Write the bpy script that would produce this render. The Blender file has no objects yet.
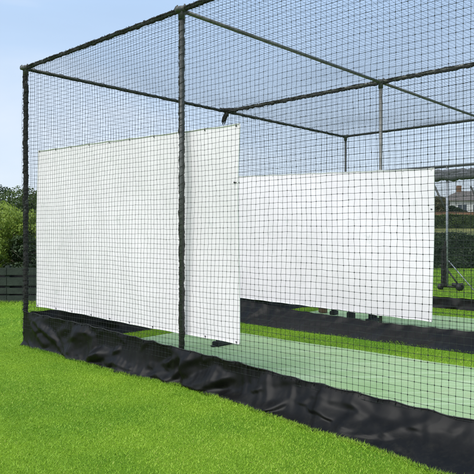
import bpy, bmesh, math, random
import numpy as np
from mathutils import Vector, Matrix, noise as mnoise

random.seed(7); rng = np.random.default_rng(7)
scene = bpy.context.scene
col = scene.collection
R = math.radians

# ------------------------------------------------------------------ cage frame of reference
A0 = np.array([-2.81, 8.14]); U = np.array([.7325, -.6808]); V = np.array([.6808, .7325])
BAY = 3.09; ROW = 3.86; H = 3.685
def P(u, v, z=0.0):
    p = A0 + U*u + V*v
    return Vector((p[0], p[1], z))
def PN(u, v, z):
    u, v, z = np.broadcast_arrays(np.asarray(u, float), np.asarray(v, float), np.asarray(z, float))
    return np.stack([A0[0]+U[0]*u+V[0]*v, A0[1]+U[1]*u+V[1]*v, z], -1)

def gz(y):
    return float(np.interp(y, [0, 38, 50, 80, 95, 120, 200, 4000], [0, 0, .45, 2.0, 3.1, 5.0, 6.0, 6.0]))

# ------------------------------------------------------------------ helpers
def link(name, me, mat=None, parent=None, smooth=False):
    o = bpy.data.objects.new(name, me); col.objects.link(o)
    if mat is not None:
        me.materials.append(mat)
    if parent is not None:
        o.parent = parent
        o.matrix_parent_inverse = Matrix.Translation(-parent.location) if not parent.rotation_euler.z else parent.matrix_basis.inverted()
    if smooth and len(me.polygons):
        me.polygons.foreach_set('use_smooth', np.ones(len(me.polygons), bool))
    return o

def fast_mesh(name, verts, faces, cols=None):
    """verts (n,3), faces (m,k) arrays -> mesh"""
    me = bpy.data.meshes.new(name)
    verts = np.asarray(verts, np.float32); faces = np.asarray(faces, np.int32)
    m, k = faces.shape
    me.vertices.add(len(verts)); me.vertices.foreach_set('co', verts.ravel())
    me.loops.add(m*k); me.loops.foreach_set('vertex_index', faces.ravel())
    me.polygons.add(m); me.polygons.foreach_set('loop_start', np.arange(0, m*k, k, dtype=np.int32))
    me.update(calc_edges=True)
    if cols is not None:
        a = me.attributes.new('tint', 'FLOAT', 'POINT'); a.data.foreach_set('value', np.asarray(cols, np.float32))
    return me

def thing(name, label, cat, loc=(0, 0, 0), rz=0, group=None):
    o = bpy.data.objects.new(name, None); col.objects.link(o)
    o.location = loc; o.rotation_euler = (0, 0, rz); o.empty_display_size = .2
    o['label'] = label; o['category'] = cat
    if group: o['group'] = group
    return o
def tag(o, label, cat, group=None, kind=None):
    if label: o['label'] = label
    if cat: o['category'] = cat
    if group: o['group'] = group
    if kind: o['kind'] = kind
    return o

def bm_mesh(name, bm):
    me = bpy.data.meshes.new(name); bm.to_mesh(me); bm.free(); return me
def add_box(bm, x0, x1, y0, y1, z0, z1, bevel=0, mat=None):
    r = bmesh.ops.create_cube(bm, size=1)
    M = Matrix.Translation(((x0+x1)/2, (y0+y1)/2, (z0+z1)/2)) @ Matrix.Diagonal((x1-x0, y1-y0, z1-z0, 1))
    if mat is not None: M = mat @ M
    bmesh.ops.transform(bm, matrix=M, verts=r['verts'])
    if bevel:
        es = list({e for v in r['verts'] for e in v.link_edges})
        bmesh.ops.bevel(bm, geom=es, offset=bevel, segments=2, affect='EDGES', clamp_overlap=True)
def tube(pts, rad, n=10, cap=True):
    """tube mesh data along polyline; rad scalar or list"""
    pts = [Vector(p) for p in pts]; N = len(pts)
    if not hasattr(rad, '__len__'): rad = [rad]*N
    vs, fs = [], []
    t0 = (pts[1]-pts[0]).normalized()
    up = Vector((0, 0, 1)) if abs(t0.z) < .9 else Vector((1, 0, 0))
    a = t0.cross(up).normalized()
    for i, p in enumerate(pts):
        t = (pts[min(i+1, N-1)]-pts[max(i-1, 0)]).normalized()
        a = (a - t*a.dot(t)).normalized(); b = t.cross(a)
        for k in range(n):
            th = 2*math.pi*k/n
            vs.append(p + (a*math.cos(th)+b*math.sin(th))*rad[i])
    for i in range(N-1):
        for k in range(n):
            k2 = (k+1) % n
            fs.append((i*n+k, i*n+k2, (i+1)*n+k2, (i+1)*n+k))
    if cap:
        fs.append(tuple(range(n))[::-1]); fs.append(tuple((N-1)*n+k for k in range(n)))
    return vs, fs
def tubes_mesh(name, lst):
    vs, fs = [], []
    for v, f in lst:
        o = len(vs); vs += v; fs += [tuple(i+o for i in q) for q in f]
    me = bpy.data.meshes.new(name); me.from_pydata([tuple(v) for v in vs], [], fs); me.update(); return me

# ------------------------------------------------------------------ materials
def new_mat(name):
    m = bpy.data.materials.new(name); m.use_nodes = True
    nt = m.node_tree; b = nt.nodes['Principled BSDF']
    return m, nt, b
def N(nt, t, **kw):
    n = nt.nodes.new(t)
    for k, v in kw.items():
        if k in n.inputs: n.inputs[k].default_value = v
        else: setattr(n, k, v)
    return n
def ramp(nt, fac, stops):
    r = nt.nodes.new('ShaderNodeValToRGB'); e = r.color_ramp.elements
    while len(e) < len(stops): e.new(.5)
    for el, (p, c) in zip(e, stops): el.position = p; el.color = (*c, 1)
    nt.links.new(fac, r.inputs[0]); return r.outputs[0]
def mixc(nt, fac, a, b, mode='MIX'):
    n = nt.nodes.new('ShaderNodeMix'); n.data_type = 'RGBA'; n.blend_type = mode
    for s, v in ((0, fac), (6, a), (7, b)):
        if hasattr(v, 'is_linked'): nt.links.new(v, n.inputs[s])
        else: n.inputs[s].default_value = v if not isinstance(v, tuple) else ((*v, 1) if len(v) == 3 else v)
    return n.outputs[2]
def mat_noise(name, c1, c2, scale=8, rough=.6, bump=.0, bscale=60, metallic=0, detail=6, spec=.5, coord='Object'):
    m, nt, b = new_mat(name)
    tc = N(nt, 'ShaderNodeTexCoord')
    no = N(nt, 'ShaderNodeTexNoise', Scale=scale, Detail=detail, Roughness=.6)
    nt.links.new(tc.outputs[coord], no.inputs['Vector'])
    c = ramp(nt, no.outputs[0], [(.3, c1), (.7, c2)])
    nt.links.new(c, b.inputs['Base Color'])
    b.inputs['Roughness'].default_value = rough; b.inputs['Metallic'].default_value = metallic
    b.inputs['Specular IOR Level'].default_value = spec
    if bump:
        n2 = N(nt, 'ShaderNodeTexNoise', Scale=bscale, Detail=4)
        nt.links.new(tc.outputs[coord], n2.inputs['Vector'])
        bp = N(nt, 'ShaderNodeBump', Strength=bump, Distance=.01)
        nt.links.new(n2.outputs[0], bp.inputs['Height']); nt.links.new(bp.outputs[0], b.inputs['Normal'])
    return m

M = {}
M['twine'] = mat_noise('black_twine', (.010, .013, .012), (.03, .036, .034), 20, .75, spec=.3)
M['twine_far'] = mat_noise('dark_green_twine', (.010, .018, .014), (.022, .034, .028), 20, .75, spec=.3)
M['wrap'] = mat_noise('gathered_net', (.006, .006, .006), (.045, .044, .042), 55, .85, bump=.9, bscale=120, spec=.25)
M['wrap_grey'] = mat_noise('dusty_gathered_net', (.012, .012, .011), (.085, .083, .078), 60, .85, bump=.9, bscale=120, spec=.25)
M['pipe'] = mat_noise('weathered_galvanised_pipe', (.10, .10, .09), (.21, .21, .195), 14, .55, bump=.15, bscale=90, metallic=.35)
M['pipe_dark'] = mat_noise('dark_painted_pipe', (.03, .034, .032), (.075, .078, .070), 16, .5, bump=.2, bscale=90)
M['silver'] = mat_noise('galvanised_steel', (.20, .22, .25), (.34, .36, .40), 20, .5, metallic=.3)
M['rubber'] = mat_noise('black_rubber', (.010, .010, .011), (.028, .028, .03), 30, .6, bump=.1)
M['brass'] = mat_noise('bolt_metal', (.5, .5, .45), (.7, .7, .66), 40, .35, metallic=.7)
M['brick'] = mat_noise('worn_brick', (.13, .075, .04), (.22, .14, .08), 30, .85, bump=.4)
M['wood'] = mat_noise('stump_wood', (.5, .33, .16), (.62, .45, .25), 12, .5)
M['bark'] = mat_noise('bark', (.06, .045, .03), (.15, .12, .085), 12, .9, bump=.6, bscale=25)

# black tarpaulin
def tarp():
    m, nt, b = new_mat('black_tarpaulin')
    tc = N(nt, 'ShaderNodeTexCoord')
    n1 = N(nt, 'ShaderNodeTexNoise', Scale=3.5, Detail=8, Roughness=.65); nt.links.new(tc.outputs['Object'], n1.inputs['Vector'])
    cb = ramp(nt, n1.outputs[0], [(.35, (.003, .0028, .0026)), (.7, (.008, .0074, .0069))])
    sz = N(nt, 'ShaderNodeSeparateXYZ'); nt.links.new(tc.outputs['Object'], sz.inputs[0])
    mz = N(nt, 'ShaderNodeMapRange'); mz.inputs['From Min'].default_value = .0; mz.inputs['From Max'].default_value = .16; mz.inputs['To Min'].default_value = .22; mz.inputs['To Max'].default_value = .04
    nt.links.new(sz.outputs['Z'], mz.inputs['Value'])
    dn2 = N(nt, 'ShaderNodeTexNoise', Scale=16, Detail=9, Roughness=.75); nt.links.new(tc.outputs['Object'], dn2.inputs['Vector'])
    dm = N(nt, 'ShaderNodeMath', operation='MULTIPLY'); nt.links.new(mz.outputs[0], dm.inputs[0]); nt.links.new(ramp(nt, dn2.outputs[0], [(.48, (0, 0, 0)), (.66, (1, 1, 1))]), dm.inputs[1])
    nt.links.new(mixc(nt, dm.outputs[0], cb, (.045, .042, .028)), b.inputs['Base Color'])
    r = N(nt, 'ShaderNodeMapRange'); r.inputs['To Min'].default_value = .36; r.inputs['To Max'].default_value = .55
    nt.links.new(n1.outputs[0], r.inputs['Value']); nt.links.new(r.outputs[0], b.inputs['Roughness'])
    dn = N(nt, 'ShaderNodeTexNoise', Scale=2.5, Detail=3); nt.links.new(tc.outputs['Object'], dn.inputs['Vector'])
    wv = N(nt, 'ShaderNodeVectorMath', operation='MULTIPLY_ADD'); nt.links.new(dn.outputs['Color'], wv.inputs[0]); wv.inputs[1].default_value = (.35, .35, .35); nt.links.new(tc.outputs['Object'], wv.inputs[2])
    mp = N(nt, 'ShaderNodeMapping'); mp.inputs['Rotation'].default_value = (.5, .3, .2); mp.inputs['Scale'].default_value = (1, 1, .55); nt.links.new(wv.outputs[0], mp.inputs[0])
    va = N(nt, 'ShaderNodeTexVoronoi', Scale=4.5); nt.links.new(mp.outputs[0], va.inputs['Vector'])
    vb = N(nt, 'ShaderNodeTexVoronoi', Scale=13); nt.links.new(mp.outputs[0], vb.inputs['Vector'])
    v = N(nt, 'ShaderNodeMath', operation='MULTIPLY_ADD'); nt.links.new(vb.outputs['Distance'], v.inputs[0]); v.inputs[1].default_value = .10; nt.links.new(va.outputs['Distance'], v.inputs[2])
    w = N(nt, 'ShaderNodeTexNoise', Scale=260, Detail=2); nt.links.new(tc.outputs['Object'], w.inputs['Vector'])
    b1 = N(nt, 'ShaderNodeBump', Strength=.12, Distance=.05); nt.links.new(v.outputs[0], b1.inputs['Height'])
    b2 = N(nt, 'ShaderNodeBump', Strength=.12, Distance=.002); nt.links.new(w.outputs[0], b2.inputs['Height']); nt.links.new(b1.outputs[0], b2.inputs['Normal'])
    nt.links.new(b2.outputs[0], b.inputs['Normal'])
    b.inputs['Specular IOR Level'].default_value = .19
    return m
M['tarp'] = tarp()

# white scrim
def scrim():
    m, nt, b = new_mat('white_woven_screen')
    out = nt.nodes['Material Output']
    tc = N(nt, 'ShaderNodeTexCoord')
    n1 = N(nt, 'ShaderNodeTexNoise', Scale=2.2, Detail=6, Roughness=.6); nt.links.new(tc.outputs['Object'], n1.inputs['Vector'])
    c = ramp(nt, n1.outputs[0], [(.25, (.90, .825, .865)), (.6, (.95, .88, .915))])
    n2 = N(nt, 'ShaderNodeTexNoise', Scale=5, Detail=10, Roughness=.75); nt.links.new(tc.outputs['Object'], n2.inputs['Vector'])
    st = ramp(nt, n2.outputs[0], [(.60, (0, 0, 0)), (.70, (1, 1, 1))])
    c = mixc(nt, st, c, (.72, .70, .71))
    nt.links.new(c, b.inputs['Base Color']); b.inputs['Roughness'].default_value = .7
    w = N(nt, 'ShaderNodeTexNoise', Scale=4, Detail=3); nt.links.new(tc.outputs['Object'], w.inputs['Vector'])
    b1 = N(nt, 'ShaderNodeBump', Strength=.25, Distance=.04); nt.links.new(w.outputs[0], b1.inputs['Height']); nt.links.new(b1.outputs[0], b.inputs['Normal'])
    tl = N(nt, 'ShaderNodeBsdfTranslucent'); tl.inputs[0].default_value = (.8, .8, .8, 1)
    tr = N(nt, 'ShaderNodeBsdfTransparent')
    m1 = N(nt, 'ShaderNodeMixShader'); m1.inputs[0].default_value = .12
    m2 = N(nt, 'ShaderNodeMixShader'); m2.inputs[0].default_value = 0
    nt.links.new(b.outputs[0], m1.inputs[1]); nt.links.new(tl.outputs[0], m1.inputs[2])
    nt.links.new(m1.outputs[0], m2.inputs[1]); nt.links.new(tr.outputs[0], m2.inputs[2])
    nt.links.new(m1.outputs[0], out.inputs[0])
    return m
M['scrim'] = scrim()
M['hem'] = mat_noise('white_hem_tape', (.66, .66, .65), (.76, .76, .75), 10, .6)

def leafmat(name, dark, light, trans=.35, extra=None):
    m, nt, b = new_mat(name)
    out = nt.nodes['Material Output']
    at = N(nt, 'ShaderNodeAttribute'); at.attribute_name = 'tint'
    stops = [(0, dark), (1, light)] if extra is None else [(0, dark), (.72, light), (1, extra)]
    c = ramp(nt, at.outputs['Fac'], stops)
    nt.links.new(c, b.inputs['Base Color']); b.inputs['Roughness'].default_value = .55
    b.inputs['Specular IOR Level'].default_value = .3
    tl = N(nt, 'ShaderNodeBsdfTranslucent'); nt.links.new(c, tl.inputs[0])
    if not trans: return m
    mx = N(nt, 'ShaderNodeMixShader'); mx.inputs[0].default_value = trans
    nt.links.new(b.outputs[0], mx.inputs[1]); nt.links.new(tl.outputs[0], mx.inputs[2]); nt.links.new(mx.outputs[0], out.inputs[0])
    return m
M['grass'] = leafmat('lawn_grass', (.095, .22, .010), (.285, .465, .030), .0, (.48, .49, .12))
M['leaf_bright'] = leafmat('bright_shrub_leaves', (.06, .11, .012), (.40, .50, .08))
M['leaf_mid'] = leafmat('mid_green_leaves', (.018, .038, .010), (.13, .18, .045))
M['leaf_dark'] = leafmat('dark_leaves', (.008, .022, .010), (.04, .075, .028))
M['leaf_hedge'] = leafmat('hedge_leaves', (.010, .022, .008), (.055, .09, .03), .2)
M['leaf_brown'] = leafmat('bronze_leaves', (.05, .05, .02), (.16, .14, .06), .2)

def ground_mat():
    m, nt, b = new_mat('lawn_ground')
    tc = N(nt, 'ShaderNodeTexCoord'); L = nt.links.new
    big = N(nt, 'ShaderNodeTexNoise', Scale=.9, Detail=5, Roughness=.6); L(tc.outputs['Object'], big.inputs['Vector'])
    fine = N(nt, 'ShaderNodeTexNoise', Scale=55, Detail=6, Roughness=.75); L(tc.outputs['Object'], fine.inputs['Vector'])
    c1 = ramp(nt, fine.outputs[0], [(.25, (.06, .14, .006)), (.5, (.17, .32, .016)), (.78, (.29, .455, .035))])
    c2 = ramp(nt, big.outputs[0], [(.35, (.55, .68, .55)), (.65, (1.15, 1.05, 1.0))])
    c = mixc(nt, 1.0, c1, c2, 'MULTIPLY')
    # dry bank beyond the playing field
    sp = N(nt, 'ShaderNodeSeparateXYZ'); L(tc.outputs['Object'], sp.inputs[0])
    mr = N(nt, 'ShaderNodeMapRange'); mr.inputs['From Min'].default_value = 45; mr.inputs['From Max'].default_value = 60
    L(sp.outputs['Y'], mr.inputs['Value'])
    bn = N(nt, 'ShaderNodeTexNoise', Scale=.35, Detail=6, Roughness=.7); L(tc.outputs['Object'], bn.inputs['Vector'])
    c = mixc(nt, mr.outputs[0], c, ramp(nt, bn.outputs[0], [(.35, (.07, .10, .03)), (.6, (.24, .23, .08))]))
    L(c, b.inputs['Base Color']); b.inputs['Roughness'].default_value = .9; b.inputs['Specular IOR Level'].default_value = .15
    bp = N(nt, 'ShaderNodeBump', Strength=.8, Distance=.02); L(fine.outputs[0], bp.inputs['Height']); L(bp.outputs[0], b.inputs['Normal'])
    return m
def turf_mat():
    m, nt, b = new_mat('pale_artificial_turf')
    tc = N(nt, 'ShaderNodeTexCoord'); L = nt.links.new
    big = N(nt, 'ShaderNodeTexNoise', Scale=1.3, Detail=7, Roughness=.65); L(tc.outputs['Object'], big.inputs['Vector'])
    fine = N(nt, 'ShaderNodeTexNoise', Scale=140, Detail=4, Roughness=.8); L(tc.outputs['Object'], fine.inputs['Vector'])
    mp = N(nt, 'ShaderNodeMapping'); mp.inputs['Scale'].default_value = (.5, 9, 1); L(tc.outputs['Object'], mp.inputs[0])
    st = N(nt, 'ShaderNodeTexNoise', Scale=1.2, Detail=4, Roughness=.5); L(mp.outputs[0], st.inputs['Vector'])
    c = ramp(nt, big.outputs[0], [(.3, (.31, .45, .21)), (.7, (.46, .59, .34))])
    c = mixc(nt, 1.0, c, ramp(nt, fine.outputs[0], [(.25, (.6, .65, .6)), (.75, (1.2, 1.2, 1.2))]), 'MULTIPLY')
    c = mixc(nt, ramp(nt, st.outputs[0], [(.5, (0, 0, 0)), (.72, (.55, .55, .55))]), c, (.60, .70, .48))
    we = N(nt, 'ShaderNodeTexNoise', Scale=2.6, Detail=9, Roughness=.72); L(tc.outputs['Object'], we.inputs['Vector'])
    c = mixc(nt, ramp(nt, we.outputs[0], [(.52, (0, 0, 0)), (.70, (.6, .6, .6))]), c, (.34, .40, .20))
    L(c, b.inputs['Base Color']); b.inputs['Roughness'].default_value = .95; b.inputs['Specular IOR Level'].default_value = .1
    bp = N(nt, 'ShaderNodeBump', Strength=.5, Distance=.01); L(fine.outputs[0], bp.inputs['Height']); L(bp.outputs[0], b.inputs['Normal'])
    return m
M['ground'] = ground_mat(); M['turf'] = turf_mat()
M['fence'] = mat_noise('dark_green_stained_boards', (.009, .016, .010), (.026, .038, .026), 6, .85, bump=.5, bscale=30)
M['render'] = mat_noise('white_rendered_wall', (.6, .6, .58), (.75, .75, .73), 1.5, .85)
M['slate'] = mat_noise('grey_brown_roof_tiles', (.10, .085, .075), (.19, .165, .15), 3, .85)
M['redbrick'] = mat_noise('orange_brick_wall', (.16, .09, .055), (.30, .16, .09), .8, .9, detail=10)
M['glass'] = mat_noise('dark_window_glass', (.03, .04, .05), (.08, .10, .13), 1, .15)

# ------------------------------------------------------------------ setting: ground
xs = np.concatenate([[-4000, -1500, -500, -150], np.linspace(-60, 80, 36), [150, 500, 1500, 4000]])
ys = np.concatenate([[-300, -60, -20], np.linspace(-8, 40, 25), np.linspace(44, 130, 30), [160, 200, 400, 1000, 4000]])
vv = [(x, y, gz(y)) for y in ys for x in xs]
nx = len(xs)
ff = [(j*nx+i, j*nx+i+1, (j+1)*nx+i+1, (j+1)*nx+i) for j in range(len(ys)-1) for i in range(nx-1)]
g = link('ground', fast_mesh('ground', vv, ff), M['ground'], smooth=True); g['kind'] = 'structure'

# synthetic wickets (turf strips), one per lane
S0, S1, SE = .62, 2.62, .75
for r in range(2):
    nu, nv = 60, 14
    uu = np.linspace(SE, 7.6, nu); vs_ = np.linspace(S0, S1, nv)
    gu, gv = np.meshgrid(uu, vs_, indexing='ij')
    z = np.full(gu.shape, .012) + .004*np.sin(gu*3.1+r)*np.sin(gv*4.0)
    v = PN(gu, gv+r*ROW, z).reshape(-1, 3)
    f = [(i*nv+j, (i+1)*nv+j, (i+1)*nv+j+1, i*nv+j+1) for i in range(nu-1) for j in range(nv-1)]
    o = link('turf_strip', fast_mesh('turf_strip', v, f), M['turf'], smooth=True); o['kind'] = 'structure'
    o['label'] = 'pale green artificial turf strip in the near lane' if r == 0 else 'pale green artificial turf strip in the far lane'

# ------------------------------------------------------------------ grass blades
def blades(name, pts, h, w, label, z0=0.0):
    n = len(pts)
    ang = rng.uniform(0, 2*np.pi, n); lean = rng.normal(0, .7, (n, 2))
    hh = h*rng.uniform(.5, 1.25, n); ww = w*rng.uniform(.7, 1.3, n)
    dx = np.cos(ang)*ww*.5; dy = np.sin(ang)*ww*.5
    b = np.column_stack([pts, np.full(n, z0)])
    v = np.empty((n, 3, 3))
    v[:, 0] = b + np.column_stack([dx, dy, np.zeros(n)])
    v[:, 1] = b - np.column_stack([dx, dy, np.zeros(n)])
    v[:, 2] = b + np.column_stack([lean[:, 0]*hh, lean[:, 1]*hh, hh])
    f = np.arange(3*n).reshape(-1, 3)
    # patchy tint
    x, y = pts[:, 0], pts[:, 1]
    pt = (np.sin(x*2.1+1.3*np.sin(y*1.7))+np.sin(y*3.3+x*1.1+2)+np.sin(x*7.1-y*5.3)+np.sin(x*13+y*9+3*np.sin(x*3)))/4
    pt2 = np.sin(x*.9+1.7*np.sin(y*.7+1))*np.sin(y*1.1+np.sin(x*.8))
    t = np.clip(.42 + .20*pt + .24*pt2 + rng.normal(0, .15, n), 0, .8)
    yp = np.sin(x*1.9+y*.6+2*np.sin(y*1.3)) + np.sin(y*2.3-x*.8) > 1.15; yp &= rng.random(n) < .10; t[yp] = rng.uniform(.74, .92, yp.sum())
    dry = rng.random(n) < .02; t[dry] = rng.uniform(.85, 1, dry.sum())
    o = link(name, fast_mesh(name, v.reshape(-1, 3), f, np.repeat(t, 3)), M['grass'])
    tag(o, label, 'grass', kind='stuff'); return o
def uv_of(p):
    d = p - A0; return d @ U, d @ V
def flare(u):   # outward reach of the near skirt's hem
    return np.interp(u, [-1, 0, 1.0, 1.9, 2.6, 3.12, 3.7, 4.3, 4.9, 5.4, 5.9, 6.3, 9], [0, .02, .07, .12, .13, .06, .12, .21, .30, .33, .44, .44, .1])
def rnd(n, x0, x1, y0, y1): return np.column_stack([rng.uniform(x0, x1, n), rng.uniform(y0, y1, n)])
p = rnd(520000, -5.2, 2.8, 2.9, 8.8); u_, v_ = uv_of(p)
keep = (v_ < -flare(u_)+.02) | (u_ < .0)
# thin out with distance so that the near lawn is the densest
keep &= rng.random(len(p)) < np.clip(1.15-(p[:, 1]-3.5)*.11, .45, 1)
blades('lawn_grass', p[keep], .0125, .0036, 'short bright green lawn in front of the black skirt')
p = rnd(330000, -9, 8, 5.5, 17); u_, v_ = uv_of(p)
inside = (v_ > .1) & (u_ > .02) & (u_ < 9)
strip = ((v_ > S0) & (v_ < S1) | (v_ > S0+ROW) & (v_ < S1+ROW)) & (u_ > SE)
keep = (inside & ~strip) | ((u_ < 0.0) & ((p[:, 1] > 8.8) | (p[:, 0] < -5.2))) | (v_ > 2*ROW+.1)
keep &= ~((p[:, 1] > 13.0) & (p[:, 0] < -.5))
blades('lawn_grass', p[keep], .020, .006, 'green lawn inside and beyond the net cage')
p = rnd(90000, -2, 20, 17, 27)
blades('lawn_grass', p, .03, .012, 'green lawn stretching to the dark boundary hedge')
# longer tufts along the fence foot
p = np.column_stack([rng.uniform(-12, -.5, 9000), 13.0 - np.abs(rng.normal(0, .10, 9000))])
blades('long_grass', p, .075, .006, 'longer grass along the foot of the dark fence')
# grass creeping over the edges of the turf strips
e_ = rng.integers(0, 4, 16000); uq = rng.uniform(SE, 7.6, 16000); vq = np.array([S0, S1, S0+ROW, S1+ROW])[e_] + rng.normal(0, .012, 16000)*(1+np.sin(uq*9)*.8)
blades('long_grass', PN(uq, vq, 0)[:, :2], .034, .006, 'grass creeping over the edges of the pale turf strips')
# longer grass along the skirt hem
u_ = rng.uniform(0, 6.2, 9000); v_ = -flare(u_) - .012 - np.abs(rng.normal(0, .03, 9000))
blades('long_grass', PN(u_, v_, 0)[:, :2], .026, .0035, 'slightly longer grass along the black skirt hem')

# ------------------------------------------------------------------ netting
def net_mesh(name, o, du, dv, lu, lv, cell=.05, rad=.00145, bow=None, amp=.007, knots=True, seed=0, kr=.0038):
    """square mesh net from origin o along unit du (length lu) and dv (length lv)."""
    o, du, dv = (np.asarray(a, float) for a in (o, du, dv))
    nn = np.cross(du, dv); nn /= np.linalg.norm(nn)
    nu, nv = int(round(lu/cell))+1, int(round(lv/cell))+1
    a = np.linspace(0, lu, nu); b = np.linspace(0, lv, nv)
    ga, gb = np.meshgrid(a, b, indexing='ij')
    r = np.random.default_rng(seed); ph = r.uniform(0, 6.28, 12)
    def wob(k):
        return (np.sin(ga*2.3+ph[k]+.8*np.sin(gb*1.9+ph[k+1])) + .7*np.sin(gb*3.1+ph[k+2]+ga*1.2) + .5*np.sin(ga*6.7+gb*4.9+ph[k+3]))/2.2
    e = np.sin(np.pi*ga/lu)*np.sin(np.pi*gb/lv)
    off = amp*2.2*wob(0)
    if bow is not None: off = off + bow*e
    jit = r.normal(0, .0013, (3, nu, nv))
    ed = np.clip(e*3, 0, 1)
    pts = o + (ga + amp*1.3*wob(4)*ed+jit[0]*ed)[..., None]*du + (gb + amp*1.6*wob(8)*ed+jit[1]*ed)[..., None]*dv + (off+jit[2])[..., None]*nn
    V_, F_ = [], []; base = 0
    for fam, (d1, cnt) in enumerate(((du, None), (dv, None))):
        q = pts if fam == 0 else pts.transpose(1, 0, 2)
        n1, n2 = q.shape[:2]           # strand runs along axis 0, n2 strands
        s1 = nn; s2 = dv if fam == 0 else du
        ring = np.stack([q + rad*(math.cos(t)*s1+math.sin(t)*s2) for t in (0, 2.094, 4.189)], 2)   # n1,n2,3,3
        V_.append(ring.reshape(-1, 3))
        idx = (np.arange(n1*n2*3).reshape(n1, n2, 3)) + base
        for k in range(3):
            k2 = (k+1) % 3
            F_.append(np.stack([idx[:-1, :, k], idx[:-1, :, k2], idx[1:, :, k2], idx[1:, :, k]], -1).reshape(-1, 4))
        base += n1*n2*3
    if knots:
        q = pts.reshape(-1, 3); k = kr*r.uniform(.7, 1.3, (len(q), 1))
        six = np.stack([q+nn*k, q-nn*k, q+du*k*1.3, q-du*k*1.3, q+dv*k*1.3, q-dv*k*1.3], 1)
        V_.append(six.reshape(-1, 3)); i = np.arange(len(q))*6+base
        # degenerate-free quads: octahedron drawn as three crossing belts is avoided; use tris split later
        tri = []
        for a_ in (0, 1):
            for b_, c_ in ((2, 4), (4, 3), (3, 5), (5, 2)):
                tri.append(np.stack([i+a_, i+b_, i+c_], -1))
        tri = np.concatenate(tri)
    Vv = np.concatenate(V_); Fq = np.concatenate(F_)
    me = bpy.data.meshes.new(name)
    me.vertices.add(len(Vv)); me.vertices.foreach_set('co', Vv.astype(np.float32).ravel())
    nq = len(Fq); nt_ = len(tri) if knots else 0
    loops = np.concatenate([Fq.ravel(), tri.ravel()]) if knots else Fq.ravel()
    me.loops.add(len(loops)); me.loops.foreach_set('vertex_index', loops.astype(np.int32))
    me.polygons.add(nq+nt_)
    ls = np.concatenate([np.arange(nq)*4, nq*4+np.arange(nt_)*3]).astype(np.int32)
    me.polygons.foreach_set('loop_start', ls); me.update(calc_edges=True)
    return me

# ------------------------------------------------------------------ cloth skirts (small position-based cloth solver)
def facets(gx, gy, lx, ly, sp, amp, r):
    from mathutils.geometry import delaunay_2d_cdt
    n = int((lx+2*sp)*(ly+2*sp)/(sp*sp)*1.3)
    px_ = np.column_stack([r.uniform(-sp, lx+sp, n), r.uniform(-sp, ly+sp, n)])
    px_ = np.concatenate([px_, [(-3*sp, -3*sp), (lx+3*sp, -3*sp), (-3*sp, ly+3*sp), (lx+3*sp, ly+3*sp)]])
    sk = px_.copy(); sk[:, 0] = sk[:, 0]+sk[:, 1]*.7          # slanted, so that folds lean
    res = delaunay_2d_cdt([Vector(p_) for p_ in sk], [], [], 0, 1e-6)
    vs_ = np.array([tuple(p_) for p_ in res[0]]); hv = r.normal(0, amp, len(vs_))
    X_ = gx+gy*.7; Y_ = gy; outp = np.zeros(gx.shape)
    for tri in res[2]:
        a_, b_, c_ = vs_[list(tri)]
        x0_, x1_ = min(a_[0], b_[0], c_[0]), max(a_[0], b_[0], c_[0])
        i0 = np.searchsorted(gx[:, 0]+.7*ly, x0_-.01); i1 = np.searchsorted(gx[:, 0], x1_+.01)
        i0 = max(i0-1, 0); xs_, ys_ = X_[i0:i1+1], Y_[i0:i1+1]
        if not xs_.size: continue
        den = (b_[1]-c_[1])*(a_[0]-c_[0])+(c_[0]-b_[0])*(a_[1]-c_[1])
        if abs(den) < 1e-12: continue
        w0_ = ((b_[1]-c_[1])*(xs_-c_[0])+(c_[0]-b_[0])*(ys_-c_[1]))/den
        w1_ = ((c_[1]-a_[1])*(xs_-c_[0])+(a_[0]-c_[0])*(ys_-c_[1]))/den
        w2_ = 1-w0_-w1_; m_ = (w0_ >= -1e-6) & (w1_ >= -1e-6) & (w2_ >= -1e-6)
        outp[i0:i1+1][m_] = (w0_*hv[tri[0]]+w1_*hv[tri[1]]+w2_*hv[tri[2]])[m_]
    return outp
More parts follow.
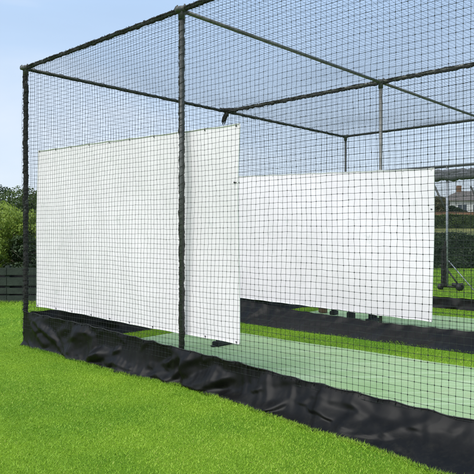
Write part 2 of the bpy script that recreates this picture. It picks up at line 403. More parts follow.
def skirt_mesh(name, path, ztop, reach, length, sp=.032, hgt=.5, slack=1.018, seed=0, steps=170, ridges=()):
    """path(s)->(x,y); outward normal out(s); ztop(s), reach(s) functions of distance s."""
    r = np.random.default_rng(seed)
    nu = int(length/sp)+1; nv = int(hgt/sp)+1
    s = np.linspace(0, length, nu)
    c, out = path(s)
    tie = .30
    sagz = .012*np.abs(np.sin(np.pi*s/tie))**1.0
    top = np.column_stack([c[:, 0], c[:, 1], ztop(s)-sagz])
    wav = .016*np.sin(2*np.pi*s/.23+ r.uniform(0, 6))+.014*np.sin(2*np.pi*s/.41+1.0)
    top[:, :2] += out*wav[:, None]*.3
    rc = reach(s)
    bot = np.column_stack([c + out*(rc[:, None]), np.zeros(nu)+.004])
    t = np.linspace(0, 1, nv)
    X = top[:, None]*(1-t)[None, :, None] + bot[:, None]*t[None, :, None]
    # start from a bulging, randomly crumpled state
    k = r.normal(0, 1, (nu, nv))
    for _ in range(5):
        k[1:-1] = (k[:-2]+k[1:-1]*2+k[2:])/4; k[:, 1:-1] = (k[:, :-2]+k[:, 1:-1]*2+k[:, 2:])/4
    k /= k.std()
    on = np.column_stack([out, np.zeros(nu)])
    diag = np.sin((s[:, None]*7.5 + t[None]*4.5)+2.0*np.sin(s*1.3)[:, None])
    X = X + on[:, None]*((k*.012 + .018*diag + .006)*np.sin(np.pi*np.clip(t, 0, 1))**.7)[..., None]
    prev = X.copy()
    ru = length/(nu-1)*slack; hh = np.linalg.norm(top-bot, axis=1)*(1.02+.015*np.sin(s*2.7+seed)); rv = (hh/(nv-1))[:, None, None]; rvm = float(hh.mean())/(nv-1); rd = math.hypot(ru, rvm)
    def con(A, B, rest, ks):
        d = B-A; L = np.linalg.norm(d, axis=-1, keepdims=True)+1e-9
        return d*(1-rest/L)*.5*ks
    for it in range(steps):
        vel = (X-prev)*.965; prev = X.copy()
        X = X + vel; X[..., 2] -= .00035
        for _ in range(7):
            for o_ in (0, 1):
                a = X[o_:-1:2]; b = X[o_+1::2]; m = min(len(a), len(b)); c_ = con(a[:m], b[:m], ru, 1); X[o_:-1:2][:m] += c_; X[o_+1::2][:m] -= c_
                a = X[:, o_:-1:2]; b = X[:, o_+1::2]; m = min(a.shape[1], b.shape[1]); c_ = con(a[:, :m], b[:, :m], rv, 1); X[:, o_:-1:2][:, :m] += c_; X[:, o_+1::2][:, :m] -= c_
            c_ = con(X[:-1, :-1], X[1:, 1:], rd, .25); X[:-1, :-1] += c_; X[1:, 1:] -= c_
            c_ = con(X[:-1, 1:], X[1:, :-1], rd, .25); X[:-1, 1:] += c_; X[1:, :-1] -= c_
            # bending: only push apart
            for sx in (2, 4):
                d = X[sx:]-X[:-sx]; L = np.linalg.norm(d, axis=-1, keepdims=True)+1e-9
                c_ = d*np.minimum(1-ru*sx*.97/L, 0)*.5*.18; X[:-sx] += c_; X[sx:] -= c_
                if nv > sx+1:
                    d = X[:, sx:]-X[:, :-sx]; L = np.linalg.norm(d, axis=-1, keepdims=True)+1e-9
                    c_ = d*np.minimum(1-rvm*sx*.97/L, 0)*.5*.18; X[:, :-sx] += c_; X[:, sx:] -= c_
            X[:, 0] = top
            # hem is held near its line on the ground
            hem = X[:, -1]; tgt = bot.copy(); tgt[:, :2] += out*(k[:, -1]*.006)[:, None]
            hem += (tgt-hem)*.3; X[:, -1] = hem
            # keep outside the netting
            dd = np.einsum('ijk,ik->ij', X[..., :2]-c[:, None], out)
            pen = np.minimum(dd-0.002-wav[:, None]*.0, 0); X[:, 1:, :2] -= (pen[:, 1:, None])*out[:, None]*.8
        low = X[..., 2] < .003
        X[..., 2] = np.maximum(X[..., 2], .003); prev[low] = prev[low]*.3+X[low]*.7; prev[..., 2] = np.maximum(prev[..., 2], .003)
    # crisp flat facets: stiff sheeting folds into triangles
    tt = np.broadcast_to(t[None], (nu, nv)); ss = np.broadcast_to(s[:, None], (nu, nv))
    fac = facets(ss, tt*hgt, length, hgt, .26, .030, r) + facets(ss, tt*hgt, length, hgt, .11, .013, r)
    for (sa, ta, sb, tb, wd, am) in ridges:      # pulled folds: tent-shaped ridges or valleys between two points
        ax, ay, bx, by = sa, ta*hgt, sb, tb*hgt; L_ = math.hypot(bx-ax, by-ay)
        al = ((ss-ax)*(bx-ax)+(tt*hgt-ay)*(by-ay))/L_**2; pe = np.abs((ss-ax)*(by-ay)-(tt*hgt-ay)*(bx-ax))/L_
        tp = np.clip(1-np.abs(al-.5)*2, 0, 1)**.6
        fac = fac + am*tp*np.clip(1-pe/(wd*(.35+.65*np.clip(al, 0, 1))), 0, 1)
    fac = fac*np.clip(tt*5, 0, 1)*np.clip((1-tt)*5, .08, 1)
    X = X + on[:, None]*np.maximum(fac, -.010)[..., None]; X[..., 2] = np.maximum(X[..., 2], .002)
    v = X.reshape(-1, 3)
    f = [(i*nv+j, (i+1)*nv+j, (i+1)*nv+j+1, i*nv+j+1) for i in range(nu-1) for j in range(nv-1)]
    return fast_mesh(name, v, f), X

def linpath(u0, v0, du, dv, ou, ov):
    def f(s):
        c = A0 + (u0+du*s)[:, None]*U + (v0+dv*s)[:, None]*V
        out = np.tile(ou*U+ov*V, (len(s), 1)); return c, out
    return f

L2 = 2*BAY
def add_net(name, label, group, o, du, dv, lu, lv, **kw):
    t = thing(name, label, 'net', loc=tuple(o), group=group)
    n = link('netting', net_mesh('netting', o, du, dv, lu, lv, **{k: v for k, v in kw.items() if k != 'mat'}), kw.get('mat', M['twine']), t)
    return t
def smooth_sub(o):
    m = o.modifiers.new('smooth', 'SUBSURF'); m.levels = 1; m.render_levels = 1
U3 = (*U, 0); V3 = (*V, 0); Z3 = (0, 0, 1)
sideG = 'black nets walling and roofing the practice lanes'
zt1 = lambda s: np.interp(s, [0, .06, .5, 1.6, 3.09, 4.0, 4.5, 5.9, 6.2], [.47, .455, .445, .42, .355, .32, .29, .245, .24])
t = add_net('side_net', 'near side net in front of the large white screen, black skirt on the lawn', sideG, P(0, -.046, .23), U3, Z3, L2, H-.25, bow=-.02, seed=1, rad=.0016, kr=.0041)
me, X1 = skirt_mesh('skirt', linpath(0, -.036, 1, 0, 0, -1), zt1, flare, L2, sp=.024, hgt=.49, seed=3, steps=130, ridges=[
    (3.12, 1.0, 2.45, .45, .16, .075), (3.12, 1.0, 3.75, .35, .18, .07), (3.12, 1.0, 3.10, .1, .07, -.05), (3.10, .95, 1.6, .62, .12, .05), (1.55, .95, 1.95, .4, .12, .06),
    (.05, .05, .7, .95, .12, .05), (.1, .05, 1.3, .9, .12, .045), (.6, .1, 1.2, 1., .08, -.03), (4.5, .45, 4.25, 1.0, .12, .05), (4.5, .4, 5.6, .75, .16, .06), (3.2, .95, 4.4, .7, .12, .05),
    (5.0, .1, 5.9, .9, .14, .05), (5.9, .2, 5.2, .95, .10, -.04), (2.0, .1, 2.9, .8, .10, -.03)])
o = link('skirt', me, M['tarp'], t, True); smooth_sub(o)
# thin hem cord where the skirt is laced to the net + lacing
o = link('lacing', tubes_mesh('lacing', [tube([Vector(X1[i, 0])+Vector((-.3*.004, -.004, .002)) for i in range(0, len(X1), 2)], .0045, 6)]
     + [tube([Vector(X1[i, 0])+Vector((-.006, -.007, dz)) for dz in (-.024, .0, .012)], .003, 5) for i in range(4, len(X1), 6)]), M['rubber'], t, True)

zt2 = lambda s: np.interp(s, [0, .5, 1.5, 3.09, 4.5, 6.2], [.37, .34, .26, .21, .22, .24])
fl2 = lambda s: np.interp(s, [0, .3, 1.5, 3.09, 4.5, 6.2], [.02, .30, .42, .38, .42, .4])
t = add_net('side_net', 'middle net dividing the two lanes, behind the small white screen', sideG, P(0, ROW+.04, .15), U3, Z3, L2, H-.17, bow=.03, seed=2, kr=.003)
me, X2 = skirt_mesh('skirt', linpath(0, ROW-.05, 1, 0, 0, -1), zt2, fl2, L2, sp=.045, hgt=.46, seed=5, steps=110)
o = link('skirt', me, M['tarp'], t, True); smooth_sub(o)

zt3 = lambda s: np.interp(s, [0, 6.2], [.24, .22]); fl3 = lambda s: .10+.05*np.sin(s*2)
t = add_net('side_net', 'farthest side net along the outer edge of the far lane', sideG, P(0, 2*ROW+.04, .1), U3, Z3, L2, H-.12, bow=.03, seed=4, kr=.003, mat=M['twine_far'])
me, X3 = skirt_mesh('skirt', linpath(0, 2*ROW-.04, 1, 0, 0, -1), zt3, fl3, L2, sp=.06, hgt=.30, seed=6, steps=60)
o = link('skirt', me, M['tarp'], t, True); smooth_sub(o)

for r_, (lab) in enumerate(('end net closing the near lane behind the large screen', 'end net closing the far lane, seen beside the tall background')):
    lab = ['end net closing the near lane, stretched behind the large white screen', 'end net closing the far lane, stretched behind the small white screen'][r_]
    t = add_net('end_net', lab, sideG, P(.04, r_*ROW, .2), V3, Z3, ROW, H-.22, bow=-.04, seed=8+r_, kr=.003)
    z0, z1 = ((.45, .36), (.36, .26))[r_]
    me, Xe = skirt_mesh('skirt', linpath(.05, r_*ROW+.03, 0, 1, 1, 0), lambda s: np.interp(s, [0, ROW], [z0, z1]), lambda s: .05+.10*np.sin(s*.8)**2, ROW-.06, sp=.045, hgt=.47, seed=11+r_, steps=90)
    o = link('skirt', me, M['tarp'], t, True); smooth_sub(o)
for r_ in range(2):
    t = add_net('roof_net', ['roof net sagging over the near lane, above the large white screen', 'roof net sagging over the far lane, above the small white screen'][r_],
                sideG, P(0, r_*ROW, H+.0), U3, V3, L2, ROW, bow=-.09, amp=.014, seed=20+r_, kr=.0026, rad=.00105)

# ------------------------------------------------------------------ steel frame
fr = thing('net_frame', 'tubular steel frame of the two-lane net cage with net-wrapped poles and rails', 'frame', loc=P(0, 0, 0))
def rough_wrap(a, b, r0=.026, amp=.010, step=.018, seed=0, off=Vector((0, 0, 0)), n=9):
    a, b = Vector(a), Vector(b); L = (b-a).length; k = int(L/step); r = random.Random(seed)
    pts, rad = [], []
    d = (b-a).normalized(); s1 = d.orthogonal().normalized(); s2 = d.cross(s1)
    for i in range(k+1):
        t = i/k; p = a.lerp(b, t)
        w1 = mnoise.noise(Vector((i*.11, seed*3.7, 0))); w2 = mnoise.noise(Vector((i*.13, 5, seed*2.1)))
        pts.append(p + off + s1*w1*amp*1.3 + s2*w2*amp*1.3)
        lump = .5+.5*mnoise.noise(Vector((i*.35, seed*1.3, 9)))
        rad.append(r0 + amp*(lump*1.3-.4) + r.uniform(-.22, .22)*amp)
    return tube(pts, rad, n)
def helix(a, b, rad, pitch, th, seed=0):
    a, b = Vector(a), Vector(b); L = (b-a).length; d = (b-a).normalized(); s1 = d.orthogonal().normalized(); s2 = d.cross(s1)
    turns = L/pitch; n = int(turns*9); r = random.Random(seed); pts = []; ph = 0
    for i in range(n+1):
        t = i/n; an = t*turns*2*math.pi + 1.6*math.sin(i*.043+seed)+1.1*math.sin(i*.071+2*seed)
        rr = rad*(1+.12*math.sin(i*.37+seed))
        pts.append(a+(b-a)*t + s1*math.cos(an)*rr + s2*math.sin(an)*rr)
    return tube(pts, th, 5)
def pole(u, v, kind, seed):
    a, b = P(u, v, -.05), P(u, v, H)
    if kind == 'wrap':
        o = link('pole', tubes_mesh('pole', [tube([a, b+Vector((0, 0, .03))], .025, 14)]), M['pipe_dark'], fr, True)
        w = link('gathered_net', tubes_mesh('gathered_net', [rough_wrap(a+Vector((0, 0, .06)), b-Vector((0, 0, .03)), .030, .010, step=.012, seed=seed),
               helix(a+Vector((0, 0, .1)), b, .038, .085, .0035, seed), helix(b, a+Vector((0, 0, .1)), .037, .16, .003, seed+1)]), M['wrap'], o, True)
    elif kind == 'laced':
        o = link('pole', tubes_mesh('pole', [tube([a, b+Vector((0, 0, .02))], .0235, 16)]), M['pipe_dark'], fr, True)
        w = link('gathered_net', tubes_mesh('gathered_net', [rough_wrap(a+Vector((0, 0, .06)), b, .014, .007, step=.010, seed=seed, off=Vector((.013, .010, 0))),
               rough_wrap(a+Vector((0, 0, .06)), b-Vector((0, 0, .1)), .012, .007, step=.010, seed=seed+5, off=Vector((-.015, .0, 0))),
               helix(a+Vector((0, 0, .1)), b, .029, .07, .0022, seed)]), M['wrap_grey'], o, True)
    else:
        o = link('pole', tubes_mesh('pole', [tube([a, b], .0235, 16)]), M[kind], fr, True)
    return o
pA = pole(0, 0, 'wrap', 3); pB = pole(BAY, 0, 'laced', 11); pG = pole(L2, 0, 'laced', 12)
pE = pole(BAY, ROW, 'pipe', 0); pole(L2, ROW, 'pipe', 0)
pD = pole(0, 2*ROW, 'pipe_dark', 0); pole(BAY, 2*ROW, 'pipe_dark', 0); pole(L2, 2*ROW, 'pipe_dark', 0)
pA['label'] = 'corner pole thickly wrapped in gathered black net'
pE['label'] = 'bare grey pole in the middle row'
def rail(a, b, kind, seed):
    a, b = Vector(a), Vector(b)
    if kind == 'wrap':
        o = link('rail', tubes_mesh('rail', [tube([a, b], .021, 12)]), M['pipe_dark'], fr, True)
        link('lashing', tubes_mesh('lashing', [rough_wrap(a, b, .013, .008, step=.012, seed=seed, off=Vector((0, 0, -.015))), rough_wrap(a, b, .009, .007, step=.012, seed=seed+7, off=Vector((-.014, -.010, .006))),
             helix(a, b, .026, .08, .002, seed), helix(a, b, .028, .21, .003, seed+2)]), M['wrap'], o, True)
    elif kind == 'part':
        o = link('rail', tubes_mesh('rail', [tube([a, b], .022, 12)]), M['pipe'], fr, True)
        link('lashing', tubes_mesh('lashing', [rough_wrap(a, b, .018, .012, step=.012, seed=seed, off=Vector((0, 0, -.022))), rough_wrap(a, b, .008, .007, step=.012, seed=seed+4, off=Vector((-.012, -.012, .006))), helix(a, b, .027, .09, .002, seed)]), M['wrap'], o, True)
    elif kind == 'thin':
        o = link('rail', tubes_mesh('rail', [tube([a, b], .021, 12)]), M['pipe_dark'], fr, True)
        link('lashing', tubes_mesh('lashing', [rough_wrap(a, b, .008, .006, seed=seed, off=Vector((0, 0, -.020))), helix(a, b, .025, .20, .003, seed)]), M['wrap'], o, True)
    else:
        o = link('rail', tubes_mesh('rail', [tube([a, b], .021, 14)]), M['pipe'], fr, True)
    return o
zr = H
rail(P(-.04, 0, zr), P(L2, 0, zr), 'wrap', 21)
rail(P(-.02, ROW, zr), P(L2, ROW, zr), 'part', 31)
rail(P(0, 2*ROW, zr), P(L2, 2*ROW, zr), 'thin', 41)
rail(P(0, 0, zr-.012), P(0, ROW, zr-.012), 'thin', 51)
rail(P(0, ROW, zr-.012), P(0, 2*ROW, zr-.012), 'thin', 52)
for k in (1, 2):
    rail(P(k*BAY, -.05, zr-.012), P(k*BAY, ROW, zr-.012), 'plain', 0)
    rail(P(k*BAY, ROW, zr-.012), P(k*BAY, 2*ROW, zr-.012), 'plain', 0)
# clamps / corner fittings
def clamp(u, v, m='pipe_dark'):
    p = P(u, v, 0)
    ts = [tube([p+Vector((0, 0, zr-.10)), p+Vector((0, 0, zr+.025))], .034, 14),
          tube([P(u-.06, v, zr), P(u+.06, v, zr)], .031, 14),
          tube([P(u, v-.07, zr-.012), P(u, v+.06, zr-.012)], .029, 14)]
    o = link('clamp', tubes_mesh('clamp', ts), M[m], fr, True)
    link('bolt', tubes_mesh('bolt', [tube([P(u+.045, v, zr+.02), P(u+.045, v, zr+.042)], .009, 6)]), M['pipe'], o)
    link('bolt', tubes_mesh('bolt', [tube([P(u, v-.055, zr+.0), P(u, v-.055, zr+.026)], .008, 6)]), M['pipe'], o)
for u_ in (0, BAY, L2):
    for v_ in (0, ROW, 2*ROW):
        clamp(u_, v_)
# rope bundle hanging at the unsupported junction
c = P(0.02, ROW-.02, zr)
ts = []
for k in range(7):
    dx, dy = random.uniform(-.035, .035), random.uniform(-.03, .03)
    ts.append(tube([c+Vector((dx*.3, dy*.3, .03)), c+Vector((dx, dy, -.06)), c+Vector((dx*1.6-.02, dy, -.13)), c+Vector((dx*1.3-.05, dy, -.20-random.uniform(0, .05)))], [.012, .018, .016, .008], 6))
ts.append(rough_wrap(c+Vector((-.12, -.05, .0)), c+Vector((.16, .05, .01)), .034, .014, seed=77))
link('rope_bundle', tubes_mesh('rope_bundle', ts), M['wrap'], fr, True)

# ------------------------------------------------------------------ white screens
def screen(name, label, u0, u1, v, zf_top, zf_bot, seed, edge=None):
    nu, nv = 90, 50
    a = np.linspace(0, 1, nu); b = np.linspace(0, 1, nv); ga, gb = np.meshgrid(a, b, indexing='ij')
    r = np.random.default_rng(seed); ph = r.uniform(0, 6.28, 8)
    u = u0+(u1-u0)*ga
    if edge is not None: u = u + edge(gb)*np.clip((ga-.9)*10, 0, 1)
    w0 = .020*np.exp(-((u-BAY)/.035)**2) if v > 1 else 0
    zt = zf_top(u); zb = zf_bot(u)
    tie = .006*np.abs(np.sin(ga*(u1-u0)/.4*np.pi))
    z = zb+tie + (zt-tie*1.3-zb-tie)*gb
    w = .012*np.sin(ga*9+ph[0]+gb*2)+.009*np.sin(gb*7+ph[1]+ga*5)+.005*np.sin(ga*31+ph[2])*(1-gb)**2+.004*np.sin(ga*55+gb*6+ph[3])
    pts = PN(u, v+w-w0, z)
    f = [(i*nv+j, (i+1)*nv+j, (i+1)*nv+j+1, i*nv+j+1) for i in range(nu-1) for j in range(nv-1)]
    root = thing(name, label, 'screen', loc=tuple(pts[0, 0]))
    link('cloth', fast_mesh('cloth', pts.reshape(-1, 3), f), M['scrim'], root, True)
    fwd = Vector((-V[0], -V[1], 0))*.003
    for line in (pts[:, 0], pts[:, -1], pts[0, :], pts[-1, :]):
        link('hem', tubes_mesh('hem', [tube([Vector(p)+fwd for p in line], .0055, 6)]), M['hem'], root, True)
    # eyelets with short dark ties
    n = int((u1-u0)/.4)
    for q in range(n+1):
        for row, dz in ((0, .018), (-1, -.018)):
            i = min(int(round(q/n*(nu-3)))+1, nu-2); p = Vector(pts[i, row])+Vector((0, 0, dz))
            link('eyelet', tubes_mesh('eyelet', [tube([p+fwd*2, p+fwd*3.5], .0065, 10), tube([p+fwd*2, p+fwd*4+Vector((.003, 0, -dz*.7)), p+fwd*2+Vector((0, 0, -dz*1.4))], .0022, 5)]), M['rubber'] if v < 1 else M['hem'], root, True)
    for q in (0.5,):
        for i in (-2,):
            p = Vector(pts[i, int(nv*q*1.45)])
            link('eyelet', tubes_mesh('eyelet', [tube([p+fwd*2, p+fwd*4], .008, 10), tube([p+fwd*3, p+fwd*5+Vector((.02, .0, .0)), p+fwd*4+Vector((.05, 0, 0))], .004, 5)]), M['rubber'], root, True)
    return root
screen('white_screen', 'large white screen tied inside the near side net, reaching past the laced pole', .16, 3.80, .075,
       lambda u: np.interp(u, [0, 3.9], [2.58, 2.475]), lambda u: np.interp(u, [0, 3.9], [.52, .455]), 31,
       edge=lambda b: -.02*np.sin(b*np.pi)+.015*b)
screen('white_screen', 'smaller white screen farther back, hung across the bare grey middle pole', .30, 3.92, ROW-.065,
       lambda u: np.interp(u, [.3, 3.9], [2.49, 2.36]), lambda u: np.interp(u, [.3, 3.9], [.37, .285]), 47,
       edge=lambda b: .06*(1-b)*0+ .04*b-.02)

# ------------------------------------------------------------------ things on the strips
def stumps(u, v, label):
    c = P(u, v, .018); t = thing('cricket_stumps', label, 'stumps', loc=c, rz=math.atan2(V[1], V[0]), group='sprung stumps standing on the turf strips')
    def L(name, bm, m, parent):
        o = bpy.data.objects.new(name, bm_mesh(name, bm)); col.objects.link(o); o.data.materials.append(m); o.parent = parent; return o
    bm = bmesh.new(); add_box(bm, -.15, .15, -.055, .055, 0, .055, .008)
    b = L('base', bm, M['rubber'], t)
    bm = bmesh.new(); add_box(bm, -.20, -.145, -.03, .03, 0, .012, .003); L('foot_tab', bm, M['rubber'], b)
    for k in (-1, 0, 1):
        bm = bmesh.new(); bmesh.ops.create_cone(bm, cap_ends=True, segments=14, radius1=.026, radius2=.024, depth=.10, matrix=Matrix.Translation((k*.092, 0, .10)))
        L('spring', bm, M['rubber'], b)
        bm = bmesh.new(); bmesh.ops.create_cone(bm, cap_ends=True, segments=14, radius1=.018, radius2=.017, depth=.56, matrix=Matrix.Translation((k*.092, 0, .425)))
        L('stump', bm, M['wood'], t)
    for k in (-.5, .5):
        bm = bmesh.new(); bmesh.ops.create_cone(bm, cap_ends=True, segments=10, radius1=.008, radius2=.006, depth=.10, matrix=Matrix.Translation((k*.092, 0, .711)) @ Matrix.Rotation(math.pi/2, 4, 'Y'))
        L('bail', bm, M['wood'], t)
stumps(1.98, 1.72, 'black sprung stump base on the near turf strip, below the large screen corner')
stumps(2.32, 4.95, 'black sprung stump base on the far turf strip, below the small screen')
def block(name, u, v, w, d, h, m, label, cat, rz):
    bm = bmesh.new(); add_box(bm, -w/2, w/2, -d/2, d/2, 0, h, .008)
    if cat == 'brick': pass
    else: add_box(bm, -w*.32, w*.32, -d*.32, d*.32, h-.004, h+.03, .006)
    o = bpy.data.objects.new(name, bm_mesh(name, bm)); col.objects.link(o); o.data.materials.append(m)
    o.location = P(u, v, .016); o.rotation_euler.z = rz; tag(o, label, cat); return o
block('rubber_weight', 1.83, 5.06, .12, .10, .11, M['rubber'], 'small black rubber weight on the far strip beside the stump base', 'weight', .4)
block('rubber_weight', 1.33, 5.28, .16, .10, .07, M['rubber'], 'flat black rubber weight on the far strip beside the brown brick', 'weight', .9)
block('brick', 1.01, 5.39, .11, .17, .10, M['brick'], 'single brown brick lying on the end of the far strip', 'brick', .3)

# ------------------------------------------------------------------ wheeled frame beyond the cage
mc = thing('mobile_net_frame', 'taller wheeled net frame with silver post standing on grass beyond the cage', 'frame', loc=(5.56, 16.2, 0))
Q = Vector((5.56, 16.2, 0)); UU = Vector((*U, 0)); VV = Vector((*V, 0))
def mpart(name, ts, m): return link(name, tubes_mesh(name, ts), m, mc, True)
hz = 3.28
for s_ in (0, 4.2):
    for w_ in (0, 2.6):
        b = Q+UU*s_+VV*w_
        mpart('post', [tube([b+Vector((0, 0, .12)), b+Vector((0, 0, hz))], .032, 12)], M['silver'])
        mpart('gathered_net', [rough_wrap(b+Vector((0, 0, .10)), b+Vector((0, 0, 1.30-.12*q_)), .026, .016, step=.015, seed=60+int(s_)+q_, off=Vector((ox, oy, 0)))
               for q_, (ox, oy) in enumerate(((-.05, 0), (-.09, .02), (-.13, -.02), (-.03, .06), (-.10, .06)))], M['wrap'])
        for du_, rw in ((.34, .10), (-.18, .08)):
            mpart('wheel', [tube([b+UU*du_+Vector((.0, -.03, rw)), b+UU*du_+Vector((.0, .03, rw))], rw, 20)], M['rubber'])
        mpart('foot', [tube([b-UU*.2+Vector((0, 0, .1)), b+UU*.36+Vector((0, 0, .1))], .03, 8), tube([b+Vector((0, 0, .55)), b+UU*.34+Vector((0, 0, .12))], .022, 8), rough_wrap(b+UU*.14+Vector((0, 0, .16)), b+UU*.44+Vector((0, .05, .14)), .04, .03, step=.02, seed=int(w_)+90)], M['rubber'])
        mpart('brace', [tube([b+UU*.04+Vector((0, 0, .78)), b+UU*.85-VV*.25+Vector((0, 0, .02))], .014, 8)], M['silver'])
        mpart('strut', [tube([b+Vector((0, 0, 2.05)), b-UU*.42+Vector((0, 0, 2.92))], .028, 8)], M['pipe_dark'])
for w_ in (0, 2.6):
    mpart('rail', [tube([Q-UU*2.1+VV*w_+Vector((0, 0, hz)), Q+UU*4.9+VV*w_+Vector((0, 0, hz))], .035, 10)], M['pipe_dark'])
    if w_ == 0:
        mpart('rolled_net', [rough_wrap(Q-UU*.9+Vector((0, 0, 3.0)), Q+UU*4.4+Vector((0, 0, 3.0)), .10, .03, step=.04, seed=70, n=14),
              rough_wrap(Q-UU*.9+Vector((0, 0, 3.12)), Q+UU*4.4+Vector((0, 0, 3.10)), .07, .03, step=.04, seed=73, n=12)], mat_noise('rolled_grey_net', (.05, .055, .06), (.13, .135, .145), 25, .9, bump=.8, bscale=60))
link('netting', net_mesh('netting', tuple(Q-UU*2.1+Vector((0, 0, .1))+VV*.05), tuple(UU), (0, 0, 1), 7.0, 3.1, seed=55, knots=False, rad=.002, bow=.08, amp=.02), M['twine_far'], mc)
link('netting', net_mesh('netting', tuple(Q-UU*2.1+Vector((0, 0, .1))+VV*2.6), tuple(UU), (0, 0, 1), 7.0, 3.1, seed=56, knots=False, rad=.002, bow=.08, amp=.02), M['twine_far'], mc)
for s_ in (-2.1, 4.9):
    mpart('rail', [tube([Q+UU*s_+Vector((0, 0, hz)), Q+UU*s_+VV*2.6+Vector((0, 0, hz))], .035, 10)], M['pipe_dark'])

# ------------------------------------------------------------------ vegetation
def leaves(center, radii, n, size, seed, lumps=14, hollow=.45, flat=False, zmin=None):
    """leaf quads gathered in clumps over an uneven ellipsoid"""
    r = np.random.default_rng(seed); center = np.asarray(center, float); radii = np.asarray(radii, float)
    d = r.normal(size=(lumps, 3)); d /= np.linalg.norm(d, axis=1)[:, None]
    if flat: d[:, 2] = r.uniform(-1, 1, lumps)
    cl = d*r.uniform(hollow, .82, (lumps, 1))
    cr = r.uniform(.20, .42, lumps)
    k = r.integers(0, lumps, n)
    q = r.normal(size=(n, 3)); q /= np.linalg.norm(q, axis=1)[:, None]
    q[:, 2] = np.abs(q[:, 2])*np.where(r.random(n) < .72, 1, -1)
    rr = cr[k]*r.uniform(.55, 1.12, n)**.6
    p = cl[k] + q*rr[:, None]
    # twig level gaps
    gap = np.sin(p[:, 0]*23+seed)+np.sin(p[:, 1]*21+2*seed)+np.sin(p[:, 2]*25+seed*.7)
    ok = gap > -1.3; p = p[ok]; q = q[ok]; k = k[ok]; n = len(p)
    c = center + p*radii
    if zmin is not None: c[:, 2] = np.maximum(c[:, 2], zmin+r.uniform(0, .15, n))
    nrm = q + r.normal(0, .7, (n, 3)); nrm /= np.linalg.norm(nrm, axis=1)[:, None]
    t1 = np.cross(nrm, r.normal(size=(n, 3))); t1 /= np.linalg.norm(t1, axis=1)[:, None]; t2 = np.cross(nrm, t1)
    s = size*r.uniform(.6, 1.35, n)[:, None]
    v = np.stack([c-t1*s*.55, c-t2*s*.28+nrm*s*.07, c+t1*s*.55, c+t2*s*.28+nrm*s*.07], 1)
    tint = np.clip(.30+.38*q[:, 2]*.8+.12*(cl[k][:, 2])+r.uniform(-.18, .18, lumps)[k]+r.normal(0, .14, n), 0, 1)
    return v.reshape(-1, 3), np.arange(4*n).reshape(-1, 4), np.repeat(tint, 4)
def leaf_obj(parts, mat, parent):
    V_, F_, T_ = [], [], []; b = 0
    for v, f, t in parts:
        V_.append(v); F_.append(f+b); T_.append(t); b += len(v)
    return link('crown', fast_mesh('crown', np.concatenate(V_), np.concatenate(F_), np.concatenate(T_)), mat, parent)
def limbs(base, top, r0, spread, seed, n=9):
    r = random.Random(seed); base, top = Vector(base), Vector(top); H_ = (top-base).length
    mid = [base.lerp(top, k/5)+Vector((r.uniform(-.03, .03)*H_*(k > 0), r.uniform(-.03, .03)*H_*(k > 0), 0)) for k in range(6)]
    ts = [tube(mid, [r0*(1-.8*k/5) for k in range(6)], 8)]
    for i in range(n):
        k = r.uniform(.35, .95); s = base.lerp(top, k); an = r.uniform(0, 6.28)
        e = s+Vector((math.cos(an)*spread*r.uniform(.5, .85), math.sin(an)*spread*r.uniform(.5, .85), H_*r.uniform(.12, .35)))
        m_ = s.lerp(e, .5)+Vector((0, 0, -.04*H_))
        ts.append(tube([s, m_, e], [r0*.4, r0*.26, r0*.08], 6))
    return ts
def tree(name, label, x, y, h, w, n, size, mat, seed, cat='tree', low=.25, group=None, lumps=18, wy=None):
    z = gz(y); t = thing(name, label, cat, loc=(x, y, z), group=group)
    link('trunk', tubes_mesh('trunk', limbs((x, y, z-.1), (x, y, z+h*.8), h*.03, w*.5, seed)), M['bark'], t, True)
    ch = h*(1-low)
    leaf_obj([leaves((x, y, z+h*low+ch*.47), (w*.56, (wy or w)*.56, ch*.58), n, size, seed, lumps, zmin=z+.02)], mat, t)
    return t
# left side: behind the dark fence
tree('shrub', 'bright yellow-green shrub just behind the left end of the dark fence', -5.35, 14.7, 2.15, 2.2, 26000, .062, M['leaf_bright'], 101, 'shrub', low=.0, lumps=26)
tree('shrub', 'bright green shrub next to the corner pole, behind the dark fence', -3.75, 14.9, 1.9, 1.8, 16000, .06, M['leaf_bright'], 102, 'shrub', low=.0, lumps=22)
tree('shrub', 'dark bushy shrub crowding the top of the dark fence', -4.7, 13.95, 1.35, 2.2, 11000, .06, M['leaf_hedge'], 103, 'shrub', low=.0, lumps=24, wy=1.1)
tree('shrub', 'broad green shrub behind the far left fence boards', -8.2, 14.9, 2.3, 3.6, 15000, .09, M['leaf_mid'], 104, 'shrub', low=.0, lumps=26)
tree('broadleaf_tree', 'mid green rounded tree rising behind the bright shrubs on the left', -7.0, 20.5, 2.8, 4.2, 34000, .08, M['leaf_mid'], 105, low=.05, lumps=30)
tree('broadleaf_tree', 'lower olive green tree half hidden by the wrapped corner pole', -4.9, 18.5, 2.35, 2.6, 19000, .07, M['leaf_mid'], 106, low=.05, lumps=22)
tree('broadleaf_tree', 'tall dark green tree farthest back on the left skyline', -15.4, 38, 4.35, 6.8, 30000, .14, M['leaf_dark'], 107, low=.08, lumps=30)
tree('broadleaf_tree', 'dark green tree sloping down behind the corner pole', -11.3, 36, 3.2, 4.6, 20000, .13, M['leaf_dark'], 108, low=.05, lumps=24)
tree('broadleaf_tree', 'wide dark tree beyond the left edge of the field', -21.5, 36, 4.6, 8, 14000, .18, M['leaf_dark'], 109, low=.05, lumps=26)
